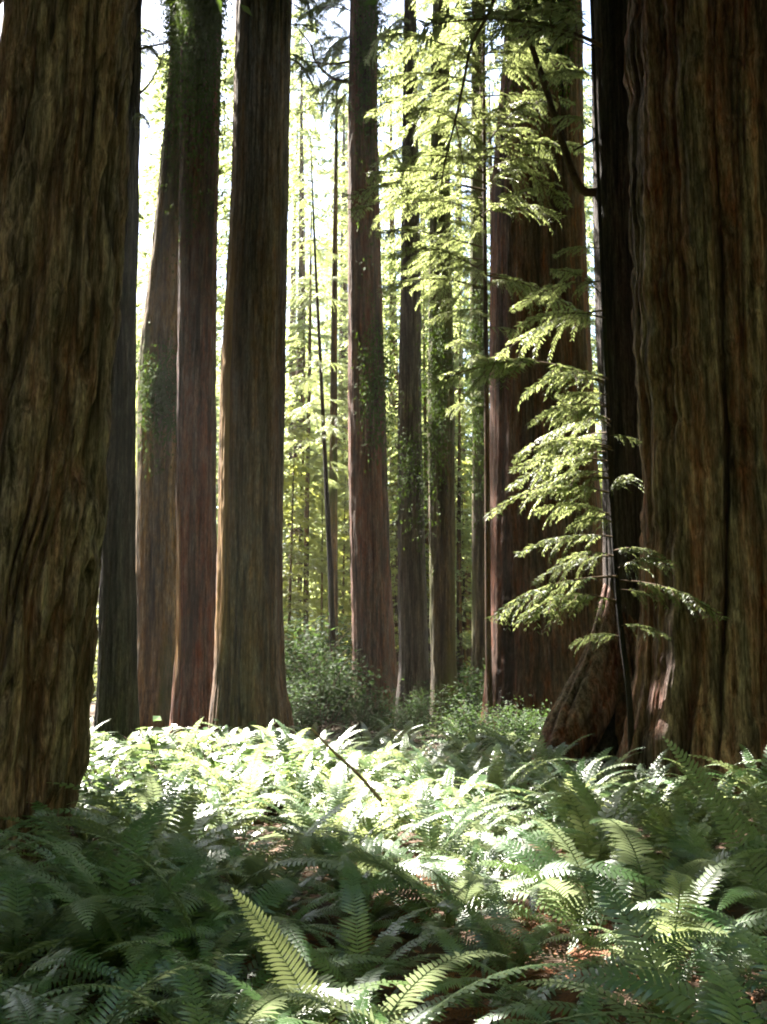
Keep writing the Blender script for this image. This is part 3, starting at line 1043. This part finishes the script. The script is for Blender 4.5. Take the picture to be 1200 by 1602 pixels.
# three slender trees in the bright gap
def slender(px_path, Y, r0, r1, mat, label, seed, nb):
    pts = [P(px, py, Y) for px, py in px_path]
    pts[0].z = -.1
    root = empty('slender_tree', (pts[0].x, Y, 0))
    tag(root, label, 'tree')
    path = stem(root, pts, r0, r1, mat)
    r = random.Random(seed)
    for k in range(nb):
        z = r.uniform(.3, .99) ** .8 * path[-1][2]
        L = r.uniform(.9, 2.4) * (1.15 - .6 * z / path[-1][2])
        az = r.uniform(0, 6.28)
        a = at_z(path, z)
        put_branch(root, a, a + Vector((math.cos(az) * L, math.sin(az) * L, -r.uniform(.1, .5) * L)), k, r.uniform(-.4, .4), r.uniform(.7, 1.1))


slender([(524, 1100), (519, 950), (510, 750), (502, 580), (494, 420), (489, 300), (486, 215)], 38, .12, .02, 'bark_dark', 'thin dark leaning stem in the bright gap left of the middle redwood', 1, 34)
slender([(522, 1100), (521, 900), (522, 640), (524, 400), (526, 220), (527, 120)], 42, .24, .04, 'bark_tan', 'brown slender trunk beside the thin dark leaning stem in the gap', 2, 40)
slender([(478, 1090), (480, 800), (484, 600), (486, 420), (487, 330)], 46, .14, .03, 'bark_pale', 'pale slender trunk in the bright gap just right of the grey redwood', 3, 30)


def far_forest():
    """the wood all round that reads as one mass"""
    r = np.random.default_rng(77)
    g = Geo()
    C = []
    for i in range(1500):
        a = r.uniform(-.62, .62)          # ahead of the camera
        rad = r.uniform(88, 125)
        x, y = rad * math.sin(a), rad * math.cos(a)
        px = 600 + x / y * 1600
        hmax = 0.5 * y * (0.5 + 0.3 * vnoise(np.array([px / 60.0]), np.array([1.0]), 5)[0])
        if 445 < px < 545 or 205 < px < 255:
            hmax *= 0.62
        C.append((x, y, r.random() * hmax))
    front = np.array(C)
    n2 = 5200                             # unseen, on the sides and behind, thickened to block sky light
    a = r.uniform(.62, 2 * np.pi - .62, n2)
    rad = r.uniform(24, 60, n2)
    side = np.stack([rad * np.sin(a), rad * np.cos(a), 46 * r.random(n2) ** .9], 1)
    side = side[np.abs(side[:, 0]) > .42 * side[:, 1] + 6]
    side = side[~sun_blocked_needed(side, 3.0)]
    C = np.concatenate([front, side])
    n = len(C)
    k = 60
    off = r.normal(0, 1, (n, k, 3)) * np.array([2.2, 2.2, 1.3])
    pos = C[:, None] + off
    pos[..., 2] = np.abs(pos[..., 2])
    d = unit(r.normal(0, 1, pos.shape) * np.array([1, 1, .4]))
    up = unit(np.array([0, 0, 1.0]) + r.normal(0, .5, pos.shape))
    s = r.uniform(.35, .8, n * k)
    leaf_quads(g, pos.reshape(-1, 3), d.reshape(-1, 3), up.reshape(-1, 3), s * 2, s)
    o = g.build('far_forest', M['far_leaf'], None, False)
    o['kind'] = 'stuff'


far_forest()


# ------------------------------------------------------------------ ferns
def frond_geo(geo, L, e0, bend, width, seed, npin=40, twist=0.0, roll0=0.0, Mx=None):
    r = np.random.default_rng(seed)
    n = npin
    s = np.linspace(0, 1, n)
    e = R(e0) - R(bend) * s ** 1.25
    ds = L / (n - 1)
    x = np.concatenate([[0], np.cumsum(np.cos(e[:-1]) * ds)])
    z = np.concatenate([[0], np.cumsum(np.sin(e[:-1]) * ds)])
    sway = twist * s ** 2 * L * 0.15
    ax = np.stack([x, sway, z], 1)
    tan = unit(np.gradient(ax, axis=0))
    side = unit(np.cross(np.tile([0, 0, 1.0], (n, 1)), tan) + np.array([0, 1e-4, 0]))
    nor = unit(np.cross(tan, side))
    roll = twist * 0.5 * s + roll0
    side2 = side * np.cos(roll)[:, None] + nor * np.sin(roll)[:, None]
    nor2 = unit(np.cross(tan, side2))
    prof = np.minimum(1, (s - 0.1) / 0.16).clip(0, 1) * (1 - s ** 2.2) ** 0.8 + 0.04
    start = int(0.12 * n)
    V = []
    Q = []
    Tn = []
    c = 0
    wv = L / n * 1.02
    for sd in (-1, 1):
        for i in range(start, n):
            pl = width * prof[i] * r.uniform(.88, 1.08)
            if r.random() < 0.03:
                pl *= 0.4
            d = side2[i] * sd * 0.93 + tan[i] * (0.28 + 0.25 * s[i])
            d = d / np.linalg.norm(d)
            nn = nor2[i]
            dr = r.uniform(-.05, .3)
            b = ax[i]
            t_ = tan[i]
            V += [b - t_ * wv * .32, b + t_ * wv * .32,
                  b + d * pl * .4 + t_ * wv * .42 + nn * pl * .05, b + d * pl * .4 - t_ * wv * .42 + nn * pl * .05,
                  b + d * pl * .78 + t_ * wv * .27 - nn * pl * dr * .3, b + d * pl * .78 - t_ * wv * .27 - nn * pl * dr * .3,
                  b + d * pl + t_ * wv * .15 - nn * pl * dr]
            if sd > 0:
                Q += [(c, c + 1, c + 2, c + 3), (c + 3, c + 2, c + 4, c + 5)]
            else:
                Q += [(c + 1, c, c + 3, c + 2), (c + 2, c + 3, c + 5, c + 4)]
            Tn += [(c + 5, c + 4, c + 6)]
            c += 7
    V = np.array(V)
    if Mx is not None:
        V = V @ Mx[:3, :3].T + Mx[:3, 3]
        ax = ax @ Mx[:3, :3].T + Mx[:3, 3]
    geo.add(V, Q, Tn)
    st = ax[::3]
    tube(geo, st, np.linspace(0.0045, 0.001, len(st)), 4, False)


FROND = []
for i in range(10):
    g = Geo()
    rr = random.Random(300 + i)
    frond_geo(g, 1.0, rr.uniform(58, 80), rr.uniform(65, 120), rr.uniform(.1, .13), 300 + i, 46, rr.uniform(-1, 1))
    me = g.mesh('frond', M['fern'])
    FROND.append(me)
FROND_Y = []
FROND_D = []
for me in FROND[:5]:
    m2 = me.copy()
    m2.materials[0] = M['fern_young']
    FROND_Y.append(m2)
for i in range(4):
    g = Geo()
    rr = random.Random(340 + i)
    frond_geo(g, 1.0, rr.uniform(20, 45), rr.uniform(55, 85), rr.uniform(.07, .1), 340 + i, 40, rr.uniform(-1, 1))
    FROND_D.append(g.mesh('dead_frond', M['fern_dead']))


def special_frond(L, e0, bend, width, seed, roll0, mat):
    g = Geo()
    frond_geo(g, L, e0, bend, width, seed, 48, .3, roll0)
    return g.mesh('frond', M[mat])


UPRIGHT_WHITE = special_frond(1.42, 74, 30, .13, 361, 1.25, 'fern')
UPRIGHT_GREEN = special_frond(0.9, 70, 22, .12, 362, 1.05, 'fern_young')
LEANING = special_frond(1.05, 62, 84, .14, 363, .55, 'fern')


def fern_plant(x, y, sc, label, group, nf, seed, young=0.1, dead=2, extra=None):
    r = random.Random(seed)
    root = empty('fern_plant', (x, y, float(ground_z(x, y))), r.uniform(0, 6.28) if extra is None else 0)
    tag(root, label, 'fern', group)
    for k in range(nf):
        me = r.choice(FROND_Y) if r.random() < young else r.choice(FROND)
        o = bpy.data.objects.new('frond', me)
        COL.objects.link(o)
        o.parent = root
        s = sc * r.uniform(.6, 1.2)
        o.rotation_euler = (r.uniform(-.35, .35), r.uniform(-.3, .45), k / nf * 6.283 + r.uniform(-.3, .3))
        o.scale = (s, s, s)
    for k in range(dead):
        o = bpy.data.objects.new('dead_frond', r.choice(FROND_D))
        COL.objects.link(o)
        o.parent = root
        s = sc * r.uniform(.6, .9)
        o.rotation_euler = (r.uniform(-.3, .3), r.uniform(-.1, .25), r.uniform(0, 6.28))
        o.scale = (s, s, s)
        o['label'] = 'withered rust brown frond'
    for (az, el, s, me) in (extra or []):
        o = bpy.data.objects.new('frond', me)
        COL.objects.link(o)
        o.parent = root
        o.rotation_euler = (0, -R(el), R(az))
        o.scale = (s, s, s)
    return root


# whole plants as one mesh each for the middle distance
FERN_FAR = []
for i in range(7):
    g = Geo()
    rr = random.Random(400 + i)
    nf = rr.randint(13, 18)
    for k in range(nf):
        s = rr.uniform(.7, 1.1)
        mx = (Matrix.Rotation(k / nf * 6.283 + rr.uniform(-.3, .3), 4, 'Z') @ Matrix.Rotation(rr.uniform(-.25, .25), 4, 'Y') @ Matrix.Scale(s, 4))
        frond_geo(g, 1.0, rr.uniform(58, 82), rr.uniform(65, 125), rr.uniform(.09, .12), 400 + i * 30 + k, 26, rr.uniform(-1, 1), Mx=np.array(mx))
    FERN_FAR.append(g.mesh('fern_plant', M['fern'] if i % 3 else M['fern_young']))

LABS = {
    'near_left': ('dark green sword fern in deep shade at lower left, below the massive trunk', 'shaded ferns at lower left'),
    'near_right': ('green sword fern arching in half shade at lower right', 'half shaded ferns at lower right'),
    'near_mid': ('sword fern in dappled shade at the bottom middle', 'dappled ferns at the bottom middle'),
    'lit_left': ('sunlit pale sword fern in the bright band before the left trunks', 'sunlit ferns before the left trunks'),
    'lit_mid': ('sword fern glaring white in the brightest sun patch mid picture', 'sunlit ferns mid picture'),
    'right_mid': ('sword fern in half shade before the giant right trunk', 'ferns before the giant right trunk'),
    'back': ('dark sword fern in shade around the feet of the far trunks', 'shaded ferns at the feet of the far trunks'),
}


def fern_zone(x, y):
    px = 600 + x / y * 1600
    if y < 6:
        return 'near_left' if px < 420 else ('near_right' if px > 800 else 'near_mid')
    if y < 17.5:
        return 'lit_left' if px < 480 else ('right_mid' if px > 860 else 'lit_mid')
    return 'back'


HEROES = [(-0.13, 4.1), (2.36, 6.4), (2.0, 5.9), (1.15, 4.1), (-1.35, 4.2), (0.35, 7.6), (-0.4, 9.4), (.42, 4.75), (-.06, 4.6), (.74, 4.65), (.24, 3.95)]
placed = [(*h, .55) for h in HEROES]
rf = random.Random(17)
ferns = 0
tries = 0
while ferns < 292 and tries < 40000:
    tries += 1
    y = 2.9 + (21 - 2.9) * rf.random() ** 1.15
    x = rf.uniform(-.42, .42) * y + rf.uniform(-.6, .6)
    ok = True
    for t in TREES:
        if math.hypot(x - t['base'].x, y - t['base'].y) < t['rr'][5] * 1.12 + .15:
            ok = False
    dmin = 0.47 if y < 7 else 0.58
    if any(math.hypot(x - a, y - b) < dmin for a, b, c in placed):
        ok = False
    if y < 4.5 and 540 < 600 + x / y * 1600 < 830:      # open spot with withered fronds
        ok = False
    if not ok:
        continue
    placed.append((x, y, .6))
    z = fern_zone(x, y)
    lab, grp = LABS[z]
    sc = rf.uniform(.75, 1.1) if y < 7 else rf.uniform(.85, 1.3)
    if y < 7.0:
        fern_plant(x, y, sc * rf.uniform(.9, 1.25), lab, grp, rf.randint(10, 15), 500 + ferns, 0.08, rf.choice((1, 2, 3)) if z != 'near_mid' else rf.choice((3, 5, 7)))
    else:
        o = bpy.data.objects.new('fern_plant', rf.choice(FERN_FAR))
        COL.objects.link(o)
        o.location = (x, y, float(ground_z(x, y)))
        o.rotation_euler = (rf.uniform(-.1, .1), rf.uniform(-.1, .1), rf.uniform(0, 6.28))
        o.scale = (sc, sc, sc * rf.uniform(.85, 1.15))
        tag(o, lab, 'fern', grp)
    ferns += 1

# plants the eye goes to
fern_plant(-0.13, 4.1, 1.0, 'fern with a yellow green upright frond and a sunlit white frond, bottom middle', None, 9, 901, .3, 4,
           [(182, 0, 1.0, UPRIGHT_GREEN), (195, -12, 1.1, FROND[3]), (-20, -10, .8, FROND[4])])
fern_plant(2.36, 6.4, 1.0, 'fern with one tall sunlit white frond standing up before the dark right trunk', None, 11, 902, .1, 1,
           [(184, 0, 1.0, UPRIGHT_WHITE), (150, 10, 1.1, FROND[5])])
fern_plant(1.15, 4.1, 1.0, 'broad spreading fern at lower right with comb like drooping fronds', None, 13, 903, .2, 2, [(180, -8, 1.1, FROND[1]), (-10, -8, 1.15, FROND[6])])
fern_plant(.24, 3.95, .8, 'fern whose long sunlit white frond arches left across the bottom middle', None, 6, 907, .2, 5, [(180, 0, 1.0, LEANING), (192, -6, .95, LEANING)])
fern_plant(-1.35, 4.2, 1.0, 'large dark fern with arching bluish fronds, near lower left corner', None, 14, 904, .0, 2, [(-10, -5, 1.1, FROND[1])])
fern_plant(0.35, 7.6, 1.1, 'big fern glaring white at the centre of the sun patch', None, 16, 905, .1, 1, [(100, 15, 1.1, FROND[0])])
fern_plant(-0.4, 9.4, 1.05, 'sunlit fern just right of the leaning dead stick', None, 15, 906, .1, 1, [(90, 12, 1.1, FROND[7])])


for i, (x, y) in enumerate([(.42, 4.75), (-.06, 4.6), (.74, 4.65)]):
    fern_plant(x, y, .85, ('mostly withered rust brown fern at the bottom middle, right of the yellow green frond', 'withered fern clump under the sunlit white frond, bottom middle',
               'half withered fern left of the broad spreading fern, bottom middle')[i], None, 4, 920 + i, .2, 12)


# ------------------------------------------------------------------ leafy herbs and shrubs
def shrub_mesh(h, rad, n, leaf, seed, mat, name='leafy_shrub'):
    r = np.random.default_rng(seed)
    g = Geo()
    gs = Geo()
    for k in range(9):
        a = r.random() * 6.28
        q = r.uniform(.3, .9)
        tube(gs, smooth_path([(0, 0, 0), (rad * .3 * q * math.cos(a), rad * .3 * q * math.sin(a), h * .5), (rad * q * math.cos(a), rad * q * math.sin(a), h * r.uniform(.7, .95))], 6), np.linspace(.012, .004, 6), 4)
    m = 26
    tips_ = np.stack([rad * r.normal(0, .5, m), rad * r.normal(0, .5, m), h * r.uniform(.3, 1.05, m)], 1)
    for t_ in tips_:
        tube(gs, smooth_path([(t_[0] * .15, t_[1] * .15, 0), (t_[0] * .5, t_[1] * .5, t_[2] * .6), tuple(t_)], 6), np.linspace(.01, .003, 6), 4)
    w_ = r.integers(0, m, n)
    t2 = r.uniform(.45, 1.05, n)
    c = tips_[w_] * np.stack([t2, t2, t2 ** .8], 1) + r.normal(0, 1, (n, 3)) * np.array([.11, .11, .05]) * h
    c[:, 2] = np.maximum(c[:, 2], .03)
    a = r.random(n) * 6.28
    d = unit(np.stack([np.cos(a), np.sin(a), r.normal(-.1, .3, n)], 1))
    up = unit(np.array([0, 0, 1.0]) + r.normal(0, .4, (n, 3)))
    s = leaf * r.uniform(.6, 1.4, n)
    leaf_quads(g, c, d, up, s * 1.7, s * .95)
    return gs.mesh('stems', M['twig']), g.mesh('leaves', M[mat], False)


HERB = [shrub_mesh(.8, .5, 230, .1, 600 + i, 'herb') for i in range(3)]
BUSH = [shrub_mesh(1.9, 1.2, 2400, .06, 620 + i, 'shrub') for i in range(3)]


def shrub(name, var, x, y, sc, label, group, cat):
    root = empty(name, (x, y, float(ground_z(x, y))), rnd.uniform(0, 6.28))
    root.scale = (sc, sc, sc)
    tag(root, label, cat, group)
    for nm, me in zip(('stems', 'leaves'), var):
        o = bpy.data.objects.new(nm, me)
        COL.objects.link(o)
        o.parent = root


for i in range(20):
    y = rnd.uniform(11, 17.5)
    px = rnd.uniform(150, 520)
    x = xp(px, y)
    if any(math.hypot(x - t['base'].x, y - t['base'].y) < t['rr'][5] * 1.2 + .3 for t in TREES):
        continue
    shrub('leafy_herb', HERB[i % 3], x, y, rnd.uniform(.6, 1.25), 'sunlit leafy herb among the pale ferns before the left trunks', 'sunlit herbs before the left trunks', 'plant')
for i, (px, y, sc) in enumerate([(468, 26, .8), (502, 29, 1.3), (540, 30, .85), (566, 27, .6), (455, 31, 1.5), (522, 33, 1.0), (592, 29, .7), (640, 27, .55), (662, 28, .7), (478, 37, 1.9), (545, 38, 1.3), (505, 40, 2.1)]):
    shrub('leafy_shrub', BUSH[i % 3], xp(px, y), y, sc, 'green bush in the gap between the grey trunk and the middle redwood', 'bushes in the gap', 'bush')
for i, (px, y, sc) in enumerate([(715, 20, .55), (745, 19.5, .6), (790, 19, .55), (830, 19.5, .6), (860, 18.5, .5), (735, 26, .9), (725, 32, 1.2)]):
    shrub('leafy_shrub', BUSH[(i + 1) % 3], xp(px, y), y, sc, 'low dark green bush at the foot of the broad red trunk', 'low bushes under the broad red trunk', 'bush')

# leaning dead stick
g = Geo()
tube(g, smooth_path([P(488, 1140, 6.9), P(520, 1174, 6.7), P(560, 1211, 6.5), P(596, 1252, 6.3)], 24), np.linspace(.007, .013, 24), 8)
o = g.build('fallen_branch', M['deadwood'])
tag(o, 'thin tan dead stick leaning across the sunlit ferns', 'stick')


# ------------------------------------------------------------------ litter on the soil
def litter():
    r = np.random.default_rng(9)
    n = 26000
    y = 1.5 + 20 * r.random(n) ** 1.4
    x = r.uniform(-.5, .5, n) * (y + 1.5)
    z = ground_z(x, y) + .006 + r.random(n) * .02
    a = r.random(n) * 6.28
    d = unit(np.stack([np.cos(a), np.sin(a), r.normal(0, .25, n)], 1))
    up = unit(np.array([0, 0, 1.0]) + r.normal(0, .35, (n, 3)))
    s = r.uniform(.012, .04, n)
    g = Geo()
    leaf_quads(g, np.stack([x, y, z], 1), d, up, s * 2.4, s * .7)
    o = g.build('leaf_litter', M['litter'], None, False)
    o['kind'] = 'stuff'


litter()


def twig_litter():
    r = np.random.default_rng(19)
    g = Geo()
    for i in range(420):
        y = 3.5 + 10 * r.random() ** 1.5
        x = r.uniform(-.42, .42) * y
        a = r.uniform(0, 6.28)
        L = r.uniform(.1, .5)
        z = float(ground_z(x, y)) + .02
        p = [(x, y, z), (x + L * .5 * math.cos(a), y + L * .5 * math.sin(a), z + r.uniform(0, .05)), (x + L * math.cos(a + .25), y + L * math.sin(a + .25), z + r.uniform(0, .04))]
        tube(g, smooth_path(p, 5), np.linspace(.006, .002, 5), 4)
    o = g.build('twig_litter', M['twig'])
    o['kind'] = 'stuff'


twig_litter()


# ------------------------------------------------------------------ forest air
def haze():
    g = Geo()
    x0, x1, y0, y1, z0, z1 = -395, 395, -395, 395, -1.4, 62
    v = [(x0, y0, z0), (x1, y0, z0), (x1, y1, z0), (x0, y1, z0), (x0, y0, z1), (x1, y0, z1), (x1, y1, z1), (x0, y1, z1)]
    g.add(v, [(0, 3, 2, 1), (4, 5, 6, 7), (0, 1, 5, 4), (1, 2, 6, 5), (2, 3, 7, 6), (3, 0, 4, 7)])
    m, nt, out = new_mat('haze')
    p = N(nt, 'ShaderNodeVolumePrincipled')
    p.inputs['Color'].default_value = (.95, .95, .9, 1)
    p.inputs['Density'].default_value = HAZE
    p.inputs['Anisotropy'].default_value = 0.3
    nt.links.new(p.outputs['Volume'], out.inputs['Volume'])
    o = g.build('haze', m, None, False)
    o['kind'] = 'stuff'


HAZE = 0.00025
haze()
